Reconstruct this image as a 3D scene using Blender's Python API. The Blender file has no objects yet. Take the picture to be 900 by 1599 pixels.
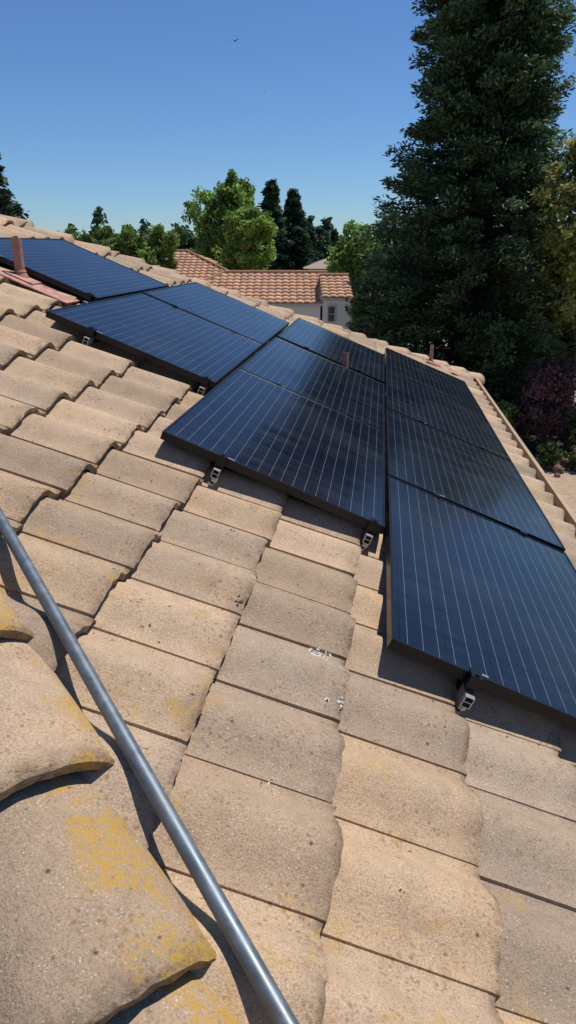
import bpy, math, numpy as np
from mathutils import Vector, Matrix
rng=np.random.default_rng(7)
EYE=6.0
TH=math.radians(21.02)
AZ=math.radians(7.39); PT=math.radians(22.2)
cam_p=np.array([0,0,EYE])
A=np.array([math.sin(AZ),math.cos(AZ),0.0])
BH=np.array([math.cos(AZ),-math.sin(AZ),0.0])
B=BH*math.cos(PT)+np.array([0,0,-math.sin(PT)])
N=np.cross(B,A); N=N if N[2]>0 else -N
def R(a,b,c): return cam_p+a*A+b*B+c*N
# ---------------- helpers
def link(o,parent=None):
    bpy.context.scene.collection.objects.link(o)
    if parent: o.parent=parent
    return o
def empty(name,loc=(0,0,0)):
    e=bpy.data.objects.new(name,None); e.location=loc; link(e); e.empty_display_size=.2
    return e
def mesh_obj(name,verts,faces,mat=None,parent=None,smooth=False,col=None):
    me=bpy.data.meshes.new(name)
    me.from_pydata([tuple(map(float,v)) for v in verts],[],faces)
    if mat:
        for m in (mat if isinstance(mat,(list,tuple)) else [mat]): me.materials.append(m)
    if smooth: me.polygons.foreach_set('use_smooth',[True]*len(me.polygons))
    if col is not None:
        at=me.color_attributes.new('Col','FLOAT_COLOR','POINT')
        at.data.foreach_set('color',np.asarray(col,dtype=np.float32).ravel())
    me.update()
    o=bpy.data.objects.new(name,me); link(o,parent)
    if parent is not None and parent.type=='EMPTY':
        o.matrix_parent_inverse=Matrix.Translation(-Vector(parent.location))
    return o
class MB:
    def __init__(s): s.v=[];s.f=[];s.m=[]
    def box(s,o,ex,ey,ez,mi=0):
        o,ex,ey,ez=map(np.asarray,(o,ex,ey,ez)); n=len(s.v)
        for k in (-1,1):
            for j in (-1,1):
                for i in (-1,1): s.v.append(o+i*ex+j*ey+k*ez)
        for q in ((0,2,3,1),(4,5,7,6),(0,1,5,4),(2,6,7,3),(0,4,6,2),(1,3,7,5)):
            s.f.append([n+x for x in q]); s.m.append(mi)
    def tube(s,p0,p1,r0,r1,seg=12,mi=0,cap=True):
        p0=np.asarray(p0,float);p1=np.asarray(p1,float); d=p1-p0; L=np.linalg.norm(d)
        if L<1e-6: return
        d/=L
        t=np.array([0,0,1.]) if abs(d[2])<.9 else np.array([1.,0,0])
        u=np.cross(d,t);u/=np.linalg.norm(u);w=np.cross(d,u); n=len(s.v)
        for p,r in ((p0,r0),(p1,r1)):
            for i in range(seg):
                an=2*math.pi*i/seg; s.v.append(p+r*(math.cos(an)*u+math.sin(an)*w))
        for i in range(seg):
            j=(i+1)%seg; s.f.append([n+i,n+j,n+seg+j,n+seg+i]); s.m.append(mi)
        if cap:
            s.f.append([n+i for i in range(seg)][::-1]); s.m.append(mi)
            s.f.append([n+seg+i for i in range(seg)]); s.m.append(mi)
    def quad(s,pts,mi=0):
        n=len(s.v); s.v+= [np.asarray(p,float) for p in pts]; s.f.append(list(range(n,n+len(pts)))); s.m.append(mi)
    def obj(s,name,mats,parent=None,smooth=False):
        o=mesh_obj(name,s.v,s.f,mats,parent,smooth)
        o.data.polygons.foreach_set('material_index',s.m)
        return o
# ---------------- materials
def newmat(name):
    m=bpy.data.materials.new(name); m.use_nodes=True
    nt=m.node_tree; bs=nt.nodes['Principled BSDF']; return m,nt,bs
def nd(nt,t,**k):
    n=nt.nodes.new(t)
    for a,b in k.items(): setattr(n,a,b)
    return n
def mixc(nt,fac,c1,c2,mode='MIX'):
    n=nt.nodes.new('ShaderNodeMix'); n.data_type='RGBA'; n.blend_type=mode
    for s,v in ((0,fac),(6,c1),(7,c2)):
        if hasattr(v,'is_output') : nt.links.new(v,n.inputs[s])
        else: n.inputs[s].default_value=v if s==0 else (*v,1) if len(v)==3 else v
    return n.outputs[2]
def ramp(nt,inp,p0,p1,v0=0,v1=1):
    n=nt.nodes.new('ShaderNodeMapRange'); nt.links.new(inp,n.inputs[0])
    n.inputs[1].default_value=p0;n.inputs[2].default_value=p1;n.inputs[3].default_value=v0;n.inputs[4].default_value=v1
    return n.outputs[0]
def math_(nt,op,a,b=None):
    n=nt.nodes.new('ShaderNodeMath'); n.operation=op
    for i,v in enumerate((a,b)):
        if v is None: continue
        if hasattr(v,'is_output'): nt.links.new(v,n.inputs[i])
        else: n.inputs[i].default_value=v
    return n.outputs[0]
def noise(nt,vec,scale,detail=3,rough=.55,dist=0):
    n=nt.nodes.new('ShaderNodeTexNoise'); n.inputs['Scale'].default_value=scale
    n.inputs['Detail'].default_value=detail; n.inputs['Roughness'].default_value=rough; n.inputs['Distortion'].default_value=dist
    if vec: nt.links.new(vec,n.inputs['Vector'])
    return n.outputs['Fac']
def simple(name,col,rough=.6,metal=0,nscale=0,namt=.2,bump=0):
    m,nt,bs=newmat(name); bs.inputs['Roughness'].default_value=rough; bs.inputs['Metallic'].default_value=metal
    bs.inputs['Base Color'].default_value=(*col,1)
    if nscale:
        tc=nd(nt,'ShaderNodeTexCoord'); f=noise(nt,tc.outputs['Object'],nscale,5)
        f2=ramp(nt,f,.3,.7)
        c=mixc(nt,f2,tuple(x*(1-namt) for x in col),tuple(min(1,x*(1+namt)) for x in col))
        nt.links.new(c,bs.inputs['Base Color'])
        if bump:
            b=nd(nt,'ShaderNodeBump'); b.inputs['Strength'].default_value=bump; b.inputs['Distance'].default_value=.01
            nt.links.new(f,b.inputs['Height']); nt.links.new(b.outputs[0],bs.inputs['Normal'])
    return m
def tile_mat(name,c1,c2,c3,weather=1.0):
    # Col: r hue mix, g value, b lichen weight, alpha = nearness to the lower (butt) edge
    m,nt,bs=newmat(name)
    tc=nd(nt,'ShaderNodeTexCoord').outputs['Object']
    at=nd(nt,'ShaderNodeAttribute'); at.attribute_name='Col'
    sp=nd(nt,'ShaderNodeSeparateColor'); nt.links.new(at.outputs['Color'],sp.inputs[0])
    r,g,b=sp.outputs; butt=at.outputs['Alpha']
    base=mixc(nt,r,c1,c2)
    big=ramp(nt,noise(nt,tc,4.2,6,.7),.35,.68)
    base=mixc(nt,math_(nt,'MULTIPLY',big,.6),base,c3)
    med=ramp(nt,noise(nt,tc,13,6,.72,.6),.46,.72)
    base=mixc(nt,math_(nt,'MULTIPLY',med,.36*weather),base,(.20,.145,.105))
    hv=nd(nt,'ShaderNodeHueSaturation'); nt.links.new(base,hv.inputs['Color']); nt.links.new(ramp(nt,g,0,1,.80,1.14),hv.inputs['Value'])
    base=hv.outputs[0]
    f=noise(nt,tc,210,3,.75)
    base=mixc(nt,ramp(nt,f,.48,.68,0,.58),base,(.12,.085,.062))
    v=nd(nt,'ShaderNodeTexVoronoi'); v.inputs['Scale'].default_value=130; nt.links.new(tc,v.inputs['Vector'])
    gate=ramp(nt,noise(nt,tc,35,2),.40,.60)
    grit=math_(nt,'MULTIPLY',ramp(nt,v.outputs['Distance'],.14,.26,1,0),gate)
    base=mixc(nt,math_(nt,'MULTIPLY',grit,.7),base,(.68,.61,.52))
    v2=nd(nt,'ShaderNodeTexVoronoi'); v2.inputs['Scale'].default_value=62; nt.links.new(tc,v2.inputs['Vector'])
    g2=ramp(nt,math_(nt,'ADD',noise(nt,tc,7,4,.65),math_(nt,'MULTIPLY',butt,.10)),.50,.60)
    spot=math_(nt,'MULTIPLY',ramp(nt,v2.outputs['Distance'],.18,.36,1,0),g2)
    base=mixc(nt,math_(nt,'MULTIPLY',spot,.62),base,(.22,.115,.05))
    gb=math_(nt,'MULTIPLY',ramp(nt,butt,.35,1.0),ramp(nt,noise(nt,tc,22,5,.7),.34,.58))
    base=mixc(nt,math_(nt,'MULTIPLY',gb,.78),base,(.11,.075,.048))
    v3=nd(nt,'ShaderNodeTexVoronoi'); v3.inputs['Scale'].default_value=21; nt.links.new(tc,v3.inputs['Vector'])
    fl=math_(nt,'MULTIPLY',ramp(nt,v3.outputs['Distance'],.06,.13,1,0),ramp(nt,noise(nt,tc,60,2),.48,.55))
    base=mixc(nt,math_(nt,'MULTIPLY',fl,.8),base,(.05,.04,.03))
    # lichen
    ln=ramp(nt,math_(nt,'ADD',noise(nt,tc,7.5,9,.72,.4),math_(nt,'MULTIPLY',b,.11)),.595,.66)
    l2=ramp(nt,noise(nt,tc,70,4,.78),.40,.56,.05,1)
    lm=math_(nt,'MULTIPLY',math_(nt,'MULTIPLY',ln,l2),ramp(nt,b,0,.45))
    base=mixc(nt,math_(nt,'MULTIPLY',lm,.85),base,(.46,.27,.045))
    nt.links.new(base,bs.inputs['Base Color'])
    bs.inputs['Roughness'].default_value=.92; bs.inputs['Specular IOR Level'].default_value=.15
    bh=math_(nt,'ADD',math_(nt,'MULTIPLY',noise(nt,tc,60,5,.7),.7),math_(nt,'MULTIPLY',f,.7))
    bp=nd(nt,'ShaderNodeBump'); bp.inputs['Strength'].default_value=.75; bp.inputs['Distance'].default_value=.007
    nt.links.new(bh,bp.inputs['Height']); nt.links.new(bp.outputs[0],bs.inputs['Normal'])
    return m
M_tile=tile_mat('roof_tile_concrete',(.57,.395,.245),(.375,.295,.225),(.47,.35,.235))
M_terra=tile_mat('terracotta_tile',(.68,.35,.205),(.56,.33,.21),(.72,.45,.29),.5)
M_under_bore=simple('underlay_and_bore_shade',(.03,.026,.023),.9)
M_stucco=simple('stucco',(.52,.45,.36),.9,0,20,.08,.2)
M_gutter=simple('gutter_paint',(.40,.28,.18),.5,0,6,.12)
M_alu=simple('aluminium',(.50,.50,.51),.42,.8,40,.2)
M_blackmetal=simple('black_anodised',(.016,.017,.020),.32,.6)
def leaf_mat(name,transl=.25,rough=.6):
    m,nt,bs=newmat(name)
    at=nd(nt,'ShaderNodeAttribute'); at.attribute_name='Col'
    nt.links.new(at.outputs['Color'],bs.inputs['Base Color']); bs.inputs['Roughness'].default_value=rough
    bs.inputs['Specular IOR Level'].default_value=.25
    tr=nd(nt,'ShaderNodeBsdfTranslucent'); nt.links.new(at.outputs['Color'],tr.inputs['Color'])
    mx=nd(nt,'ShaderNodeMixShader'); mx.inputs[0].default_value=transl
    nt.links.new(bs.outputs[0],mx.inputs[1]); nt.links.new(tr.outputs[0],mx.inputs[2])
    nt.links.new(mx.outputs[0],nt.nodes['Material Output'].inputs['Surface'])
    return m
M_leaf=leaf_mat('foliage',.35)
M_needle=leaf_mat('needles',.2,.55)
M_bark=simple('bark',(.08,.052,.038),.95,0,12,.4,.8)
# ---------------- our roof
H=-1.172
b_eave=1.861
ct=math.cos(PT)
K=.76
apex_b=-5.15
apex=R(K-ct*apex_b,apex_b,H)
C1=R(K-ct*b_eave,b_eave,H)
C2=R(10.55,b_eave,H)
W=13.0
C4=C1-BH*W; C3=C2-BH*W
house=empty('tile_roof_house',(float(C1[0]),float(C1[1]),0))
AMP=.057
def profile(t):
    # smooth S profile: broad crown, rounded water channel
    t=t%1.0
    u=np.clip(t/.90,0,1)**1.15
    x=np.where(t<.90,(.55*np.sin(np.pi*u)+.45*np.sin(np.pi*u)**2),0.0)
    ch=np.where(t>=.90,-.004*np.sin(np.pi*(t-.90)/.10),0.)
    return AMP*x+ch
def tile_face(apex,Lc,Rc,name,mat,phase=0.0,expo=.364,wid=.30,parent=None,tseg=16,lichen=None):
    hx=(Rc-Lc); Lw=np.linalg.norm(hx); hx=hx/Lw
    q=apex-Lc; ax=q@hx; up=q-ax*hx; Hh=np.linalg.norm(up); up/=Hh
    n=np.cross(hx,up); n=n if n[2]>0 else -n
    V=[];F=[];C=[]; base=0
    nrow=int(math.ceil(Hh/expo))
    SS=[0,.05,.33,.66,1.0]
    ts=np.concatenate([[0.0],np.linspace(0.012,1,tseg),[1.05]])
    drop=np.zeros(tseg+2); drop[0]=.028; drop[-1]=.014
    nv=tseg+2; ns=tseg+1
    for r in range(nrow):
        y0=r*expo; y1=y0+expo+.02
        lo=ax*(y0/Hh)-.05; hi=Lw-(Lw-ax)*(y0/Hh)+.05
        k0=int(math.floor((lo-phase)/wid)); k1=int(math.ceil((hi-phase)/wid))
        for k in range(k0,k1):
            rr=rng.random(4)
            dz=(rng.random()-.5)*.005; dy=(rng.random()-.5)*.016; tw=(rng.random()-.5)*.010; roll=(rng.random()-.5)*.008
            rows=[]; al=[]
            jit=rng.normal(0,.0020,nv)
            for si,s in enumerate([-1]+SS):
                sc=max(s,0)
                y=y0+(y1-y0)*sc+(dy if sc<1 else 0)+(jit if sc==0 else 0)
                x=phase+(k+ts)*wid*1.0+tw*(1-sc)
                y=np.minimum(np.broadcast_to(y,x.shape),Hh)
                xl=ax*(y/Hh); xr=Lw-(Lw-ax)*(y/Hh)
                xc=np.clip(x,xl,xr)
                t=np.clip((xc-phase-k*wid-tw*(1-sc))/wid,0,.9999)
                z=profile(t)+.036*(1-sc)+dz-(.028 if s<0 else 0)-(.0025 if s==0 else 0)+roll*(t-.5)*(1-sc)
                z=z+.004*np.exp(-(t/.09)**2)-drop
                yy=y+(.004 if s<0 else 0)
                P=Lc+xc[:,None]*hx+yy[:,None]*up+z[:,None]*n
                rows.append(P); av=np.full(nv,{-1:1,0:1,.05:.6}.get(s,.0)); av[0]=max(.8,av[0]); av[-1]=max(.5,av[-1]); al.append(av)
            P=np.concatenate(rows)
            V.append(P)
            if lichen is not None:
                L=np.array([lichen(p) for p in P[::nv]]).repeat(nv)
            else: L=np.zeros(len(P))
            cc=np.stack([np.full(len(P),rr[0]),np.full(len(P),rr[1]),L,np.concatenate(al)],1); C.append(cc)
            for j in range(len(SS)):
                for i in range(ns):
                    a=base+j*nv+i
                    F.append((a,a+1,a+nv+1,a+nv))
            base+=len(P)
    V=np.concatenate(V);C=np.concatenate(C)
    o=mesh_obj(name,V,F,mat,parent,True,C)
    me=o.data
    nf=len(me.polygons); sm=np.ones(nf,bool)
    idx=np.arange(nf)%(ns*len(SS)); sm[idx<ns]=False
    cidx=idx%ns; sm[(cidx==0)|(cidx==ns-1)]=False
    me.polygons.foreach_set('use_smooth',sm)
    try: me.set_sharp_from_angle(angle=math.radians(50))
    except Exception: pass
    return o
hipdirN=(apex-C1)/np.linalg.norm(apex-C1)
def lich1(p):
    d=p-C1; d=d-(d@hipdirN)*hipdirN; dd=np.linalg.norm(d)
    return float(np.clip(.40-dd*.26,0.0,.30))
aC1=K-ct*b_eave
ph=(1.549-aC1)%.30
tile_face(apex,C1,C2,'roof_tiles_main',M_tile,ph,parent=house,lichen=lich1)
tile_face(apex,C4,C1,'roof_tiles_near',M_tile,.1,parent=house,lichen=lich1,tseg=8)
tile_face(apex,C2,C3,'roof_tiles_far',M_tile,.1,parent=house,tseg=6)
tile_face(apex,C3,C4,'roof_tiles_back',M_tile,.1,parent=house,tseg=6)
dn=np.array([0,0,-.035])
mb=MB()
for p,q in ((C1,C2),(C2,C3),(C3,C4),(C4,C1)): mb.quad([p+dn,q+dn,apex+dn])
mb.obj('roof_underlay',M_under_bore,house)
mb=MB()
ctr=(C1+C2+C3+C4)/4
def inset(c,d):
    v=ctr-c; v[2]=0; s=np.sign([v@A,v@BH]); return c+A*s[0]*d+BH*s[1]*d
cs=[C1,C2,C3,C4]
for i in range(4):
    p,q=cs[i],cs[(i+1)%4]
    pi,qi=inset(p,.02),inset(q,.02)
    d=(q-p)/np.linalg.norm(q-p)
    o=np.cross(d,[0,0,1]); 
    if o@(p-ctr)<0:o=-o
    m=(pi+qi)/2+np.array([0,0,-.15]); mb.box(m,(qi-pi)/2,o*.012,[0,0,.09])
    g=(p+q)/2+o*.10+np.array([0,0,-.075])
    hl=(q-p)/2
    mb.box(g+o*.055,hl,o*.006,[0,0,.055],1)
    mb.box(g+o*.050+np.array([0,0,.058]),hl,o*.016,[0,0,.005],1)
    mb.box(g+np.array([0,0,-.055]),hl,o*.055,[0,0,.004],1)
    pw,qw=inset(p,.5),inset(q,.5)
    z=pw[2]-.25
    mb.quad([[pw[0],pw[1],0],[qw[0],qw[1],0],[qw[0],qw[1],z],[pw[0],pw[1],z]],0)
    mb.quad([pi+[0,0,-.235],qi+[0,0,-.235],qw+[0,0,-.235],pw+[0,0,-.235]],0)
mb.obj('walls_and_gutters',[M_stucco,M_gutter],house)
def caps(c,apex,name,phase=0.0,expo=.385,hw=.185,hh=.115,lift=-.050,side=0):
    d=apex-c; L=np.linalg.norm(d); d=d/L
    s=np.cross(d,[0,0,1]); s/=np.linalg.norm(s); u=np.cross(s,d); u=u if u[2]>0 else -u
    V=[];F=[];C=[];base=0; seg=24
    x=phase-expo
    while x<L:
        rr=rng.random(3); tw=rng.normal(0,.014); sh=rng.normal(0,.006)
        st=((x+.006,hw*.86,hh-.030,.040,1),(x,hw*.87,hh-.028,.040,1),(x-.002,hw*.98,hh-.003,.040,1),(x+.008,hw*1.0,hh+.003,.040,1),(x+.05,hw*.99,hh+.002,.035,.5),(x+.14,hw*.97,hh,.027,.1),(x+.28,hw*.93,hh-.005,.013,0),(x+expo+.04,hw*.88,hh-.01,0,0))
        jx=np.interp(np.arange(seg+1),np.arange(0,seg+3,3),rng.normal(0,.0018,len(np.arange(0,seg+3,3))))
        for (xx,w,h,li,bt) in st:
            ph_=np.linspace(-math.pi/2,math.pi/2,seg+1)
            la=w*np.sin(ph_)+sh+tw*(xx-x); hgt=(h+.035)*np.cos(ph_)**.9+li+lift-.035
            jj=rng.normal(0,.0016,seg+1)+jx if abs(xx-x)<.02 else 0
            P=c+(xx+jj*np.ones(seg+1))[:,None]*d+la[:,None]*s+hgt[:,None]*u
            V.append(P)
            Lc=np.clip(np.maximum(0,np.sin(ph_)*side)**1.2*1.5,0,1.25)+.15*np.abs(np.sin(ph_))
            C.append(np.stack([np.full(seg+1,rr[0]*.6),np.full(seg+1,.15+rr[1]*.8),Lc,np.full(seg+1,bt*.9)],1))
        nv=seg+1; ns=len(st)
        for j in range(ns-1):
            for i in range(seg):
                a=base+j*nv+i; F.append((a,a+1,a+nv+1,a+nv))
        base+=ns*nv; x+=expo
    o=mesh_obj(name,np.concatenate(V),F,M_tile,house,True,np.concatenate(C))
    me=o.data; nf=len(me.polygons); idx=np.arange(nf)%(seg*(ns-1)); me.polygons.foreach_set('use_smooth',idx>=seg*3)
    return o
pj=R(1.02,-.13,H); phs=((pj-C1)@hipdirN)%.415
caps(C1,apex,'hip_caps_near',phs,expo=.415,hw=.20,hh=.122,side=1)
caps(C2,apex,'hip_caps_far',.1,hw=.16,hh=.105)
caps(C3,apex,'hip_caps_back',.1); caps(C4,apex,'hip_caps_left',.1)
# ---------------- panels
PH=-1.03; Sx=1.06; Sy=1.69
def panel_mats():
    m,nt,bs=newmat('solar_glass')
    tc=nd(nt,'ShaderNodeTexCoord').outputs['Object']
    oi=nd(nt,'ShaderNodeObjectInfo'); va=nd(nt,'ShaderNodeVectorMath'); va.operation='ADD'
    nt.links.new(tc,va.inputs[0]); cx=nd(nt,'ShaderNodeCombineXYZ'); nt.links.new(math_(nt,'MULTIPLY',oi.outputs['Random'],50.),cx.inputs[0]); nt.links.new(cx.outputs[0],va.inputs[1])
    tv=va.outputs[0]
    sx=nd(nt,'ShaderNodeSeparateXYZ'); nt.links.new(tc,sx.inputs[0]); X,Y,Z=sx.outputs
    def lines(co,sp,wd,off=0.0):
        a=math_(nt,'ADD',co,off+100*sp)
        f=math_(nt,'MODULO',a,sp); d=math_(nt,'ABSOLUTE',math_(nt,'SUBTRACT',f,sp/2))
        return math_(nt,'LESS_THAN',d,wd)
    cell=.1655
    bus=lines(X,cell/3,.0008,0)
    gapx=lines(X,cell,.0020,cell/2); gapy=lines(Y,cell,.0020,cell/2)
    n1=ramp(nt,noise(nt,tv,1.3,3),.35,.7)
    base=mixc(nt,n1,(.005,.0075,.016),(.007,.011,.023))
    base=mixc(nt,math_(nt,'MAXIMUM',gapx,gapy),base,(.0015,.0015,.002))
    base=mixc(nt,math_(nt,'MULTIPLY',bus,math_(nt,'SUBTRACT',1.0,gapy)),base,(.15,.165,.195))
    mp=nd(nt,'ShaderNodeMapping'); mp.inputs['Scale'].default_value=(.7,3.0,1); nt.links.new(tv,mp.inputs['Vector'])
    st=noise(nt,mp.outputs[0],2.6,6,.68,.8)
    ds=ramp(nt,math_(nt,'ADD',math_(nt,'MULTIPLY',st,.5),math_(nt,'MULTIPLY',noise(nt,tv,1.7,4,.6),.5)),.46,.66,0.002,.030)
    base=mixc(nt,ds,base,(.45,.45,.45))
    nt.links.new(base,bs.inputs['Base Color'])
    rg=ramp(nt,st,.35,.75,.11,.28); nt.links.new(rg,bs.inputs['Roughness'])
    bs.inputs['IOR'].default_value=1.34
    return m
M_glass=panel_mats()
def panel(a0,b0):
    mb=MB(); t=.038; x,y=Sx/2-.006,Sy/2-.009; lip=.011
    mb.box([-x+lip/2,0,-t/2],[lip/2,0,0],[0,y,0],[0,0,t/2],0)
    mb.box([ x-lip/2,0,-t/2],[lip/2,0,0],[0,y,0],[0,0,t/2],0)
    mb.box([0,-y+lip/2,-t/2],[x-lip,0,0],[0,lip/2,0],[0,0,t/2],0)
    mb.box([0, y-lip/2,-t/2],[x-lip,0,0],[0,lip/2,0],[0,0,t/2],0)
    mb.box([0,0,-.006],[x-lip,0,0],[0,y-lip,0],[0,0,.003],1)
    mb.quad([[-x+.30,-y+.0195,-.0022],[-x+.335,-y+.0195,-.0022],[-x+.335,-y+.027,-.0022],[-x+.30,-y+.027,-.0022]],2)
    o=mb.obj('solar_panel',[M_blackmetal,M_glass,M_alu])
    bx=o.modifiers.new('b','BEVEL'); bx.width=.0012; bx.segments=1; bx.limit_method='ANGLE'
    c=R(a0+Sy/2,b0+Sx/2,PH+rng.normal(0,.0015))
    m=Matrix(((B[0],A[0],N[0],c[0]),(B[1],A[1],N[1],c[1]),(B[2],A[2],N[2],c[2]),(0,0,0,1)))
    o.matrix_world=m@Matrix.Rotation(rng.normal(0,.0035),4,'Y')@Matrix.Rotation(rng.normal(0,.002),4,'X')
    return o
cols=[(.500,[1.885,3.58,5.275,6.97]),(-.567,[2.80,4.495,6.28]),(-1.634,[3.89,5.585]),(-2.701,[4.70])]
for b0,al in cols:
    for a0 in al: panel(a0,b0)
rack=empty('panel_racking',tuple(map(float,R(3,0,PH))))
mr=MB()
def feet(b,a0,a1):
    zb=PH-.040
    mr.box(R((a0+a1)/2,b,zb-.022),A*(a1-a0)/2,B*.018,N*.0215,0)
    a=a0+.35
    while a<a1:
        mr.box(R(a,b+.03,zb-.055),A*.02,B*.006,N*.05,0); mr.box(R(a,b+.02,zb-.108),A*.03,B*.04,N*.004,0); a+=1.2
def bracket(b,a):
    zb=PH-.040
    for s in (-1,1): mr.box(R(a-.020,b+s*.014,zb-.022),A*.036,B*.0014,N*.020,1)
    for z in (-.003,-.022,-.041): mr.box(R(a-.020,b,zb+z),A*.036,B*.0124,N*.0013,1)
    mr.box(R(a-.016,b+.008,zb-.066),A*.013,B*.0025,N*.024,1)
    mr.box(R(a-.030,b+.004,zb-.056),A*.0028,B*.012,N*.011,1)
    mr.box(R(a-.030,b-.004,zb-.084),A*.0028,B*.013,N*.006,1)
    mr.box(R(a-.018,b+.004,zb-.097),A*.026,B*.017,N*.0024,1)
    mr.tube(R(a-.050,b,zb-.054),R(a-.01,b,zb-.054),.005,.005,6,1)
    mr.tube(R(a-.040,b,zb-.054),R(a-.035,b,zb-.054),.009,.009,6,1)
    mr.box(R(a-.014,b,PH-.012),A*.010,B*.020,N*.026,2)
    mr.box(R(a+.006,b,PH+.009),A*.020,B*.020,N*.003,2)
    mr.tube(R(a-.012,b,PH+.012),R(a-.012,b,PH+.020),.007,.007,6,2)
for b0,al in cols:
    a0=al[0]; a1=al[-1]+Sy
    for db in (.29,1.0):
        feet(b0+db,a0+.03,a1-.03); bracket(b0+db,a0)
    for i in range(1,len(al)):
        for db in (.29,.80):
            mr.box(R(al[i]-.004,b0+db,PH+.004),A*.016,B*.02,N*.003,2)
mr.obj('rails_and_clamps',[M_blackmetal,M_alu,M_blackmetal],rack)
# ---------------- vents
M_vent=simple('vent_paint',(.36,.18,.13),.6,0,25,.25)
M_flash=simple('flashing_paint',(.40,.20,.15),.6,0,18,.4)
def vent(a,b,r,h,name='vent_pipe',flash=True):
    e=empty(name,tuple(map(float,R(a,b,H))))
    mb=MB(); p=R(a,b,H); z=np.array([0,0,1.])
    mb.tube(p,p+z*h,r,r,16,0,False); mb.tube(p+z*h,p+z*(h-.06),r*.8,r*.8,16,1,True)  # near-black plug in the mouth paints the shade inside the pipe
    mb.tube(p+z*(h-.004),p+z*h,r*1.03,r*1.03,16,0,False)
    if flash:
        mb.tube(p+z*.02,p+z*.12,r*2.3,r*1.12,16,0,False)
        mb.tube(p+z*.115,p+z*.13,r*1.3,r*1.1,16,0,False)
        mb.box(R(a-.02,b+.12,H+.076),A*.15,B*.26,N*.004,2)
        mb.box(R(a,b,H+.085),A*.10,B*.10,N*.004,2)
    mb.obj('pipe_and_flashing',[M_vent,M_under_bore,M_flash],e)
vent(4.66,-2.14,.032,.33)
vent(6.225,.16,.028,.27,flash=False)
vent(9.72,1.24,.024,.31)
# ---------------- conduit
m,nt,bs=newmat('galvanised_steel'); M_conduit=m
tc=nd(nt,'ShaderNodeTexCoord').outputs['Object']
f=noise(nt,tc,30,5,.6); c=mixc(nt,ramp(nt,f,.3,.7),(.11,.14,.165),(.19,.22,.25))
sm=ramp(nt,noise(nt,tc,9,6,.7),.55,.7); c=mixc(nt,math_(nt,'MULTIPLY',sm,.5),c,(.15,.125,.10))
nt.links.new(c,bs.inputs['Base Color'])
bs.inputs['Metallic'].default_value=.55; nt.links.new(ramp(nt,f,.3,.7,.40,.58),bs.inputs['Roughness'])
p1=R(.725,.311,-1.066); p2=R(1.71,-.697,-1.066); d=(p2-p1)/np.linalg.norm(p2-p1)
mb=MB(); mb.tube(p1-d*.75,p2+d*.9,.0165,.0165,24,0,False)
mb.tube(p1-d*.75,p2+d*.9,.0140,.0140,24,0,False)
for t in (-.75,np.linalg.norm(p2-p1)+.9):
    q=p1+d*t
    mb.tube(q-d*.004,q+d*.004,.0170,.0170,24,0,False)
mb.obj('metal_conduit',M_conduit,None,True)
# ---------------- debris
M_white=simple('dried_dropping',(.70,.68,.62),.9,0,60,.3)
M_brown=simple('dry_seed',(.12,.07,.04),.9,0,60,.4)
mb=MB()
def bit(a,b,r,n,mi):
    for i in range(n):
        aa=a+rng.normal(0,r);bb=b+rng.normal(0,r)
        x=((aa-1.549)%.30)/.30; s=(b_eave-bb)/.364%1
        z=float(profile(np.array([x]))[0])+.036*(1-s)+.003
        s_=r*(.25+.6*rng.random())
        o=R(aa,bb,H+z)
        an=rng.random()*3; e1=A*math.cos(an)+B*math.sin(an); e2=np.cross(N,e1)
        nn=len(mb.v)
        for k in range(7):
            t=2*math.pi*k/7; rr=s_*(.7+.5*rng.random())
            mb.v.append(o+e1*rr*math.cos(t)+e2*rr*.7*math.sin(t)-N*.003)
        mb.v.append(o+N*s_*.6)
        for k in range(7): mb.f.append([nn+k,nn+(k+1)%7,nn+7]); mb.m.append(mi if rng.random()<.7 else 1-mi)
for (u,v,r,n,mi) in ((1.84,.32,.015,20,0),(1.60,.37,.011,12,0),(1.25,.245,.012,10,1),(1.6,-.20,.010,6,1),(1.06,.55,.009,6,1),(.98,.78,.007,5,0),(1.90,.02,.010,7,1),(1.30,.07,.008,5,1),(1.55,-.62,.011,7,0),(2.1,.36,.005,4,0),(1.15,-.05,.006,4,1),(1.45,.6,.005,4,1),(1.75,-.35,.008,5,1),(2.3,-.1,.006,4,1)):
    bit(u,v,r,n,mi)
for i in range(110):
    bit(rng.uniform(.7,3.5),rng.uniform(-1.5,1.0),.0035,1,int(rng.random()<.75))
mb.obj('roof_debris',[M_white,M_brown])
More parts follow.
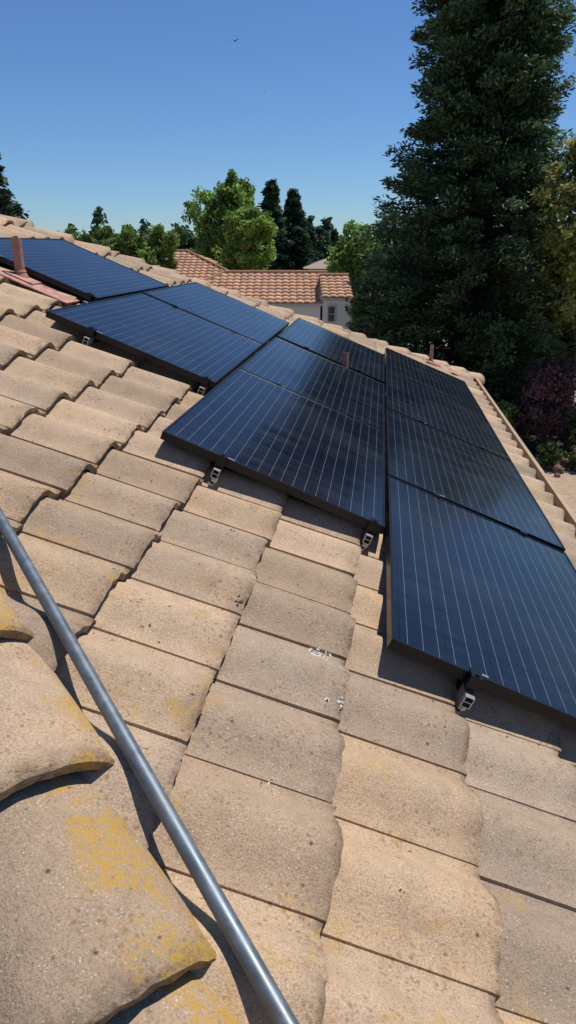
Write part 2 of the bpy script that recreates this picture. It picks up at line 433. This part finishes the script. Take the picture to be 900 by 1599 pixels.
# ---------------- foliage
def leafmesh(name,cen,size,asp,colr,mat,parent,outdir=None,align=.0):
    n=len(cen)
    u=rng.normal(size=(n,3)); 
    if outdir is not None: u=u*(1-align)+outdir*align*2
    u/=np.linalg.norm(u,axis=1)[:,None]
    w=np.cross(u,rng.normal(size=(n,3))); w/=np.linalg.norm(w,axis=1)[:,None]
    sz=(size*(.6+.8*rng.random(n)))[:,None]
    P=np.empty((n,4,3)); P[:,0]=cen-u*sz; P[:,1]=cen-w*sz*asp; P[:,2]=cen+u*sz; P[:,3]=cen+w*sz*asp
    me=bpy.data.meshes.new(name); me.vertices.add(4*n); me.vertices.foreach_set('co',P.astype(np.float32).ravel())
    me.loops.add(4*n); me.loops.foreach_set('vertex_index',np.arange(4*n,dtype=np.int32))
    me.polygons.add(n); me.polygons.foreach_set('loop_start',np.arange(0,4*n,4,dtype=np.int32))
    try: me.polygons.foreach_set('loop_total',np.full(n,4,dtype=np.int32))
    except Exception: pass
    me.materials.append(mat); me.update(calc_edges=True)
    at=me.color_attributes.new('Col','FLOAT_COLOR','POINT')
    c4=np.ones((n,4,4),np.float32); c4[:,:,:3]=colr[:,None,:]; at.data.foreach_set('color',c4.ravel())
    o=bpy.data.objects.new(name,me); link(o,parent)
    if parent is not None: o.matrix_parent_inverse=Matrix.Translation(-Vector(parent.location))
    return o
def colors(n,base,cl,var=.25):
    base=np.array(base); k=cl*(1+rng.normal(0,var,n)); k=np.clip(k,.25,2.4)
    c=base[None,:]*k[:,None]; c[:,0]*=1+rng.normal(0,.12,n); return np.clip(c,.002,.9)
def conifer(name,x,y,h,prof,nb,nl,base,leaf=.1,asp=.28,clr=.45,z0=.3,fs=(.35,.55,.72,.86,1.0)):
    e=empty(name,(x,y,0)); mb=MB(); o=np.array([x,y,0.])
    segs=8
    for i in range(segs):
        za,zb=h*.97*i/segs,h*.97*(i+1)/segs; r=h*.015
        mb.tube(o+[0,0,za],o+[0,0,zb],r*(1-i/segs)+.02,r*(1-(i+1)/segs)+.02,10,0,False)
    cen=[];cl=[];od=[]
    for b in range(nb):
        z=z0+(h-z0)*((b+rng.random())/nb); Rr=prof(z)
        an=rng.random()*2*math.pi; rad=Rr*(.72+.36*rng.random()) 
        out=np.array([math.cos(an),math.sin(an),0.])
        droop=-.25*rad*(.5+rng.random())*.5
        tip=o+out*rad+[0,0,z+droop+.12*rad]
        mid=o+out*rad*.55+[0,0,z+droop*.3]
        mb.tube(o+[0,0,z],mid,.035,.02,5,0,False); mb.tube(mid,tip,.02,.006,5,0,False)
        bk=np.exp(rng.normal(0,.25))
        for f in fs:
            p=(o+[0,0,z])*(1-f)+tip*f; p[2]+=(-.10*rad*math.sin(f*3.1))
            p=p+rng.normal(0,.12,3)
            k=int(nl*(.6+.8*rng.random())*(.4 if f<.5 else 1))
            r=clr*(.5+.55*rng.random())*min(1,.45+rad/2)
            q=rng.normal(size=(k,3)); q/=np.linalg.norm(q,axis=1)[:,None]; rf=rng.random(k)**.45; q*=rf[:,None]*r
            tip_light=.45+.95*np.clip(rf*(.5+.5*q[:,2]/r)+.1,0,1)*1.1  # painted highlight: needle colour lightened at the top and outside of each clump
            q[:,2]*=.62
            cen.append(p+q); cl.append(bk*(.30+.9*f)*np.exp(rng.normal(0,.22))*tip_light); od.append(np.repeat((out+[0,0,-.2+.5*rng.random()])[None],k,0)+q/r*.8)  # needle colour also darkened towards the trunk, painting in the crown's inner shade
    cen=np.concatenate(cen);cl=np.concatenate(cl);od=np.concatenate(od)
    mb.obj('trunk_and_limbs',M_bark,e,True)
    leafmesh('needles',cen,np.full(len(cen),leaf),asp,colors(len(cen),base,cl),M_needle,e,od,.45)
def broad(name,x,y,h,rx,zc,rz,ncl,nl,base,leaf=.09,clr=.55,lobes=6,asp=.55,trunk=.12):
    e=empty(name,(x,y,0)); mb=MB(); o=np.array([x,y,0.])
    top=o+[0,0,zc+rz*.6]; pr=o
    for i in range(6):
        q=o+(top-o)*(i+1)/6+np.array([rng.normal(0,.06*rx),rng.normal(0,.06*rx),0])
        mb.tube(pr,q,trunk*(1-i/7),trunk*(1-(i+1)/7),9,0,False); pr=q
    lob=[]
    for i in range(lobes):
        an=rng.random()*6.28; zz=zc+rz*(rng.random()*1.5-.75)
        ss=math.sqrt(max(.05,1-((zz-zc)/rz)**2))
        lob.append((o+[math.cos(an)*rx*.55*ss,math.sin(an)*rx*.55*ss,zz],rx*(.38+.25*rng.random())*(.6+.5*ss)))
    lob.append((o+[0,0,zc],rx*.6)); lob.append((o+[0,0,zc+rz*.65],rx*.42)); lob.append((o+[0,0,zc-rz*.5],rx*.55))
    cen=[];cl=[]
    for i in range(ncl):
        L,r=lob[rng.integers(len(lob))]
        d=rng.normal(size=3); d/=np.linalg.norm(d)
        p=L+d*r*(.55+.6*rng.random())*np.array([1,1,rz/rx*.8 if rz>rx else 1])
        if i%4==0: mb.tube(o+[0,0,max(.5,min(p[2]-.6*rx,zc))],p,.035,.008,5,0,False)
        k=int(nl*(.5+rng.random())); rr=clr*(.4+.7*rng.random())
        q=rng.normal(size=(k,3)); q/=np.linalg.norm(q,axis=1)[:,None]; q*=(rng.random(k)**.5)[:,None]*rr
        cen.append(p+q); cl.append(np.full(k,np.exp(rng.normal(0,.28))))
    cen=np.concatenate(cen);cl=np.concatenate(cl)
    m=cen[:,2]>.05; cen=cen[m];cl=cl[m]
    mb.obj('trunk_and_limbs',M_bark,e,True)
    leafmesh('leaves',cen,np.full(len(cen),leaf),asp,colors(len(cen),base,cl),M_leaf,e)
def rw(z): return float(np.interp(z,[0,3,6.2,8,9.5,13,16,19.5],[3.4,3.7,3.5,2.9,2.45,1.95,1.5,.2]))
conifer('redwood_tree',6.2,25,19.5,rw,950,80,(.075,.120,.052),leaf=.085,clr=.52,asp=.34,fs=(.18,.42,.64,.82,.98))
conifer('conifer_tree',-12.1,30,11.2,lambda z:float(np.interp(z,[0,5,11.2],[2.2,1.7,.15])),220,45,(.035,.062,.032),leaf=.12,asp=.4)
for (x,y,h,r) in ((-1.3,60,10.6,1.75),(.45,61,10.0,1.75),(1.7,63,7.6,1.9),(2.8,64,7.3,2.0),(4.0,66,6.9,1.8)):
    conifer('conifer_tree',x,y,h,(lambda h,r:(lambda z:float(np.interp(z,[0,h*.5,h*.8,h],[r*1.15,r*.9,r*.42,.05]))))(h,r),170,38,(.05,.09,.05),leaf=.19,clr=.55,asp=.42)
G1=(.20,.31,.07)
broad('poplar_tree',-4.0,45,9.6,2.0,7.3,2.4,210,95,G1,leaf=.11,clr=.48,lobes=9)
broad('poplar_tree',-2.1,41,7.4,1.8,5.8,1.75,190,90,(.25,.37,.08),leaf=.10,clr=.42,lobes=7)
broad('shade_tree',3.35,37,6.8,1.3,5.0,1.9,90,75,(.17,.27,.06),leaf=.11,clr=.45)
broad('shade_tree',-9.3,33,6.7,1.4,5.5,1.0,90,65,(.10,.16,.04),leaf=.10,clr=.4)
broad('shade_tree',-7.9,34,6.5,1.2,5.4,1.1,80,65,(.11,.17,.04),leaf=.10,clr=.4)
broad('shade_tree',-6.9,33,6.3,1.0,5.5,1.0,70,65,(.19,.28,.065),leaf=.10,clr=.35)
broad('shade_tree',-5.9,34,6.6,.8,5.5,1.3,70,65,(.20,.29,.07),leaf=.10,clr=.35)
broad('shade_tree',-4.7,52,6.8,1.8,5.0,1.6,90,65,(.10,.16,.045),leaf=.16,clr=.5)
broad('shade_tree',-7.4,55,7.0,2.0,5.0,1.6,90,65,(.09,.14,.045),leaf=.17,clr=.5)
broad('olive_tree',9.2,22.5,8.9,2.0,6.0,2.8,260,85,(.27,.29,.085),leaf=.08,clr=.5,lobes=10)
broad('olive_tree',11.2,26,8.4,2.4,4.6,3.2,220,75,(.16,.19,.065),leaf=.10,clr=.6,lobes=10)
broad('shade_tree',8.9,29,5,2.6,3.2,2.6,200,70,(.08,.12,.04),leaf=.12,clr=.7,lobes=8)
broad('shade_tree',3.2,27,4.2,1.8,2.6,1.9,120,60,(.07,.11,.035),leaf=.11,clr=.6)
broad('purple_leaf_shrub',7.75,20.4,2.9,1.05,1.8,1.0,150,85,(.15,.08,.085),leaf=.055,clr=.32,lobes=7,trunk=.05)
broad('green_shrub',6.4,20.4,1.6,.7,.9,.7,70,70,(.10,.17,.045),leaf=.05,clr=.3,trunk=.04)
broad('green_shrub',8.9,20.3,1.3,.7,.8,.6,80,70,(.15,.20,.055),leaf=.05,clr=.28,trunk=.04)
broad('green_shrub',7.5,19.3,.6,.45,.35,.35,50,60,(.13,.19,.05),leaf=.04,clr=.18,trunk=.03)
broad('green_shrub',8.3,19.0,.6,.35,.3,.3,40,60,(.18,.16,.06),leaf=.04,clr=.16,trunk=.03)
broad('green_shrub',10.2,21.6,2.0,1.0,1.2,.9,80,70,(.10,.15,.05),leaf=.06,clr=.35,trunk=.05)
def treeline():
    cen=[];cl=[]
    for i in range(700):
        an=math.radians(rng.uniform(-75,75)); D=rng.uniform(72,135)
        x,y=D*math.sin(an),D*math.cos(an)
        hh=rng.uniform(5.0,7.6); r=rng.uniform(1.8,3.6); bk=np.exp(rng.normal(0,.35)); con=rng.random()<.35
        k=190
        t=rng.random(k); z=hh*t
        rr=r*(np.sqrt(np.clip(1-((t-.5)*2)**2,0.02,1)) if not con else (1-t)*.7+.05); 
        if con: z=z*1.25
        a=rng.random(k)*6.28; rad=rr*rng.random(k)**.4
        p=np.stack([x+rad*np.cos(a),y+rad*np.sin(a),z],1)+rng.normal(0,.2,(k,3)); cen.append(p); cl.append(np.full(k,bk*(.6 if con else 1)))
    cen=np.concatenate(cen);cl=np.concatenate(cl)
    leafmesh('distant_trees',cen,np.full(len(cen),.42),.6,colors(len(cen),(.10,.16,.08),cl),M_leaf,None)
treeline()
# ---------------- ground
m,nt,bs=newmat('ground_soil'); tc=nd(nt,'ShaderNodeTexCoord').outputs['Object']
f2=noise(nt,tc,6,6,.7)
c=mixc(nt,ramp(nt,f2,.35,.65),(.27,.19,.12),(.40,.30,.20)); g=mixc(nt,ramp(nt,f2,.3,.7),(.08,.10,.035),(.17,.16,.07))
f3=nd(nt,'ShaderNodeVectorMath'); f3.operation='LENGTH'; nt.links.new(tc,f3.inputs[0])
far=ramp(nt,f3.outputs['Value'],26,34)
nt.links.new(mixc(nt,far,c,g),bs.inputs['Base Color']); bs.inputs['Roughness'].default_value=.95
bp=nd(nt,'ShaderNodeBump'); bp.inputs['Strength'].default_value=.5; bp.inputs['Distance'].default_value=.05; nt.links.new(f2,bp.inputs['Height']); nt.links.new(bp.outputs[0],bs.inputs['Normal'])
mesh_obj('ground',[(-1500,-1500,0),(1500,-1500,0),(1500,1500,0),(-1500,1500,0)],[(0,1,2,3)],m)
M_mulch=simple('bark_mulch',(.07,.045,.03),.95,0,9,.5,.8)
pts=[(6.6+3.2*math.cos(t)*(1+.12*math.sin(3*t)),23.3+3.4*math.sin(t)*(1+.1*math.cos(4*t)),.004) for t in np.linspace(0,2*math.pi,40,endpoint=False)]
mesh_obj('planting_bed',pts,[list(range(40))],M_mulch)
M_rock=simple('lava_rock',(.16,.09,.07),.95,0,14,.4,.9)
import bmesh
def rocks():
    bm=bmesh.new()
    for i in range(40):
        x=8.1+rng.normal(0,.7); y=19.3+rng.normal(0,.4); s=.07+.15*rng.random()
        r=bmesh.ops.create_icosphere(bm,subdivisions=2,radius=s,matrix=Matrix.Translation((x,y,s*.4)))
        for v in r['verts']:
            v.co+=Vector(rng.normal(0,s*.09,3)); 
    me=bpy.data.meshes.new('landscape_rocks'); bm.to_mesh(me); bm.free(); me.materials.append(M_rock)
    link(bpy.data.objects.new('landscape_rocks',me))
rocks()
# ---------------- neighbour house
def tiled_slope(c0,c1,r1,r0,name,parent,mat=M_terra,wid=.33,expo=.40):
    c0,c1,r0,r1=[np.asarray(p,float) for p in (c0,c1,r0,r1)]
    hx=c1-c0; L=np.linalg.norm(hx); hx/=L
    q0=r0-c0; a0=q0@hx; up=q0-a0*hx; Hh=np.linalg.norm(up); up/=Hh; a1=(r1-c0)@hx
    n=np.cross(hx,up); n=n if n[2]>0 else -n
    V=[];F=[];C=[];base=0; seg=6
    for r in range(int(math.ceil(Hh/expo))):
        y0=r*expo;y1=min(Hh,y0+expo)
        for k in range(int(math.ceil(L/wid))):
            g=rng.random(2); ts=np.linspace(0,1,seg+1); rows=[]
            for s,y,zz in ((-1,y0,.0),(0,y0,.045),(1,y1,0.)):
                xl=a0*y/Hh; xr=L-(L-a1)*y/Hh
                x=np.clip((k+ts)*wid,xl,xr)
                z=.055*np.abs(np.sin(np.pi*ts))**.8+zz
                rows.append(c0+x[:,None]*hx+y*up+z[:,None]*n)
            if np.ptp((np.concatenate(rows)-c0)@hx)<1e-4: continue
            P=np.concatenate(rows); V.append(P); C.append(np.tile([g[0],g[1],0,0],(len(P),1)))
            nv=seg+1
            for j in range(2):
                for i in range(seg):
                    a=base+j*nv+i; F.append((a,a+1,a+nv+1,a+nv))
            base+=len(P)
    mesh_obj(name,np.concatenate(V),F,mat,parent,True,np.concatenate(C))
M_white_st=simple('white_stucco',(.85,.84,.83),.9,0,15,.03)
M_trim=simple('trim_paint',(.62,.58,.52),.7)
M_win=simple('window_glass',(.03,.035,.045),.08)
nh=empty('neighbor_house',(0,33,0))
def roofblock(x0,x1,y0,y1,ze,zr,hipL,hipR,tag,ov=.4):
    X0,X1,Y0,Y1=x0-ov,x1+ov,y0-ov,y1+ov; ym=(Y0+Y1)/2; rx0=X0+hipL; rx1=X1-hipR
    tiled_slope((X0,Y0,ze),(X1,Y0,ze),(rx1,ym,zr),(rx0,ym,zr),'roof_front_'+tag,nh)
    tiled_slope((X1,Y1,ze),(X0,Y1,ze),(rx0,ym,zr),(rx1,ym,zr),'roof_rear_'+tag,nh)
    if hipL: tiled_slope((X0,Y1,ze),(X0,Y0,ze),(rx0,ym,zr),(rx0,ym,zr),'roof_hipl_'+tag,nh)
    if hipR: tiled_slope((X1,Y0,ze),(X1,Y1,ze),(rx1,ym,zr),(rx1,ym,zr),'roof_hipr_'+tag,nh)
    mb=MB()
    zt=ze-.02
    for (p,q) in (((x0,y0),(x1,y0)),((x1,y0),(x1,y1)),((x1,y1),(x0,y1)),((x0,y1),(x0,y0))):
        mb.quad([[*p,0],[*q,0],[*q,zt],[*p,zt]],0)
    if not hipR: mb.quad([[x1,y0,zt],[x1,y1,zt],[x1,ym,zr-.2]],0)
    if not hipL: mb.quad([[x0,y1,zt],[x0,y0,zt],[x0,ym,zr-.2]],0)
    mb.box([(X0+X1)/2,Y0+.03,ze-.04],[(X1-X0)/2,0,0],[0,.02,0],[0,0,.06],1)
    mb.box([(X0+X1)/2,Y1-.03,ze-.04],[(X1-X0)/2,0,0],[0,.02,0],[0,0,.06],1)
    for X in (X0+.01,X1-.01): mb.box([X,(Y0+Y1)/2,ze-.04],[.02,0,0],[0,(Y1-Y0)/2-.06,0],[0,0,.06],1)
    mb.quad([[X0,Y0+.05,ze-.105],[X1,Y0+.05,ze-.105],[X1,Y1-.05,ze-.105],[X0,Y1-.05,ze-.105]],1)
    mb.tube([rx0,ym,zr+.02],[rx1,ym,zr+.02],.13,.13,10,2)
    if hipL:
        mb.tube([X0,Y0,ze+.04],[rx0,ym,zr+.03],.12,.12,8,2); 
    if hipR:
        mb.tube([X1,Y0,ze+.04],[rx1,ym,zr+.03],.12,.12,8,2)
    mb.obj('walls_'+tag,[M_white_st,M_trim,M_terra],nh)
roofblock(-5.5,1.45,32.2,38.5,3.62,4.78,2.8,0,'main')
roofblock(1.55,2.65,30.6,36.0,3.95,4.72,0,0,'wing',.12)
roofblock(-9.5,-2.6,37.5,44.5,4.35,5.70,3.4,3.4,'rear')
mb=MB()
wx,wy,wz=1.85,30.585,3.30
mb.box([wx,wy,wz],[.13,0,0],[0,.01,0],[0,0,.30],1)
for (dx,dz,ex,ez) in ((-.155,0,.025,.35),(.155,0,.025,.35),(0,.325,.13,.025),(0,-.325,.13,.025),(0,0,.13,.012)):
    mb.box([wx+dx,wy-.012,wz+dz],[ex,0,0],[0,.022,0],[0,0,ez],0)
mb.obj('window',[M_trim,M_win],nh)
M_grayroof=simple('weathered_shingle',(.28,.22,.18),.9,0,10,.2)
fh=empty('distant_house',(4,62,0)); mb=MB()
mb.quad([[1.2,56,4.4],[7,56,4.4],[6.4,59,5.2],[3.4,59,5.2]],0); mb.quad([[7,62,4.4],[1.2,62,4.4],[3.4,59,5.2],[6.4,59,5.2]],0)
mb.quad([[1.2,62,4.4],[1.2,56,4.4],[3.4,59,5.2]],0); mb.quad([[7,56,4.4],[7,62,4.4],[6.4,59,5.2]],0)
for (p,q) in (((1.6,56.4),(6.6,56.4)),((6.6,56.4),(6.6,61.6)),((6.6,61.6),(1.6,61.6)),((1.6,61.6),(1.6,56.4))): mb.quad([[*p,0],[*q,0],[*q,4.39],[*p,4.39]],1)
mb.obj('roof_and_walls',[M_grayroof,M_stucco],fh)
# ---------------- birds
M_bird=simple('bird_plumage',(.03,.028,.026),.8)
def bird(x,y,z,s,yaw):
    mb=MB(); f=np.array([math.sin(yaw),math.cos(yaw),0.]); r=np.array([f[1],-f[0],0.]); o=np.array([x,y,z]); up=np.array([0,0,1.])
    mb.tube(o-f*.09*s,o,.012*s,.035*s,8); mb.tube(o,o+f*.10*s,.035*s,.018*s,8); mb.tube(o+f*.10*s,o+f*.15*s,.018*s,.003*s,6)
    mb.quad([o-f*.08*s,o-f*.19*s-r*.05*s,o-f*.17*s,o-f*.19*s+r*.05*s])
    for k in (-1,1):
        mb.quad([o+f*.05*s,o+f*.06*s+r*k*.15*s+up*.07*s,o-f*.02*s+r*k*.14*s+up*.065*s,o-f*.04*s])
        mb.quad([o+f*.06*s+r*k*.15*s+up*.07*s,o-f*.05*s+r*k*.36*s+up*.05*s,o-f*.06*s+r*k*.25*s+up*.06*s,o-f*.02*s+r*k*.14*s+up*.065*s])
    mb.obj('bird',M_bird)
bird(-2.61,40,EYE+9.41,.9,.4)
bird(-1.79,60,EYE+10.9,.45,1.0)
# ---------------- sun, sky, camera
ts=N+.26*A-.09*B; ts/=np.linalg.norm(ts)
el=math.asin(ts[2]); az=math.atan2(ts[0],ts[1])
sl=bpy.data.lights.new('sun','SUN'); sl.energy=5.0; sl.angle=math.radians(.5); sl.color=(1,.95,.88)
so=bpy.data.objects.new('sun',sl); link(so); so.rotation_euler=Vector(ts).to_track_quat('Z','Y').to_euler(); so.location=(0,0,40)
w=bpy.data.worlds.new('World'); bpy.context.scene.world=w; w.use_nodes=True; nt=w.node_tree
sk=nt.nodes.new('ShaderNodeTexSky'); sk.sky_type='NISHITA'; sk.sun_disc=False; sk.sun_elevation=el; sk.sun_rotation=az
sk.altitude=300; sk.air_density=1.0; sk.dust_density=0.05; sk.ozone_density=4.0
tint=mixc(nt,1.0,sk.outputs[0],(.70,.94,1.24),'MULTIPLY')
nt.links.new(tint,nt.nodes['Background'].inputs[0]); nt.nodes['Background'].inputs[1].default_value=.082
cd=bpy.data.cameras.new('camera'); cd.sensor_fit='VERTICAL'; cd.sensor_height=24; cd.sensor_width=13.5; cd.lens=24*1080/1599
cd.clip_start=.05; cd.clip_end=4000
co=bpy.data.objects.new('camera',cd); link(co); co.location=(0,0,EYE); co.rotation_euler=(math.pi/2-TH,0,0)
sc=bpy.context.scene; sc.camera=co
sc.view_settings.view_transform='Standard'; sc.view_settings.look='None'; sc.view_settings.exposure=0
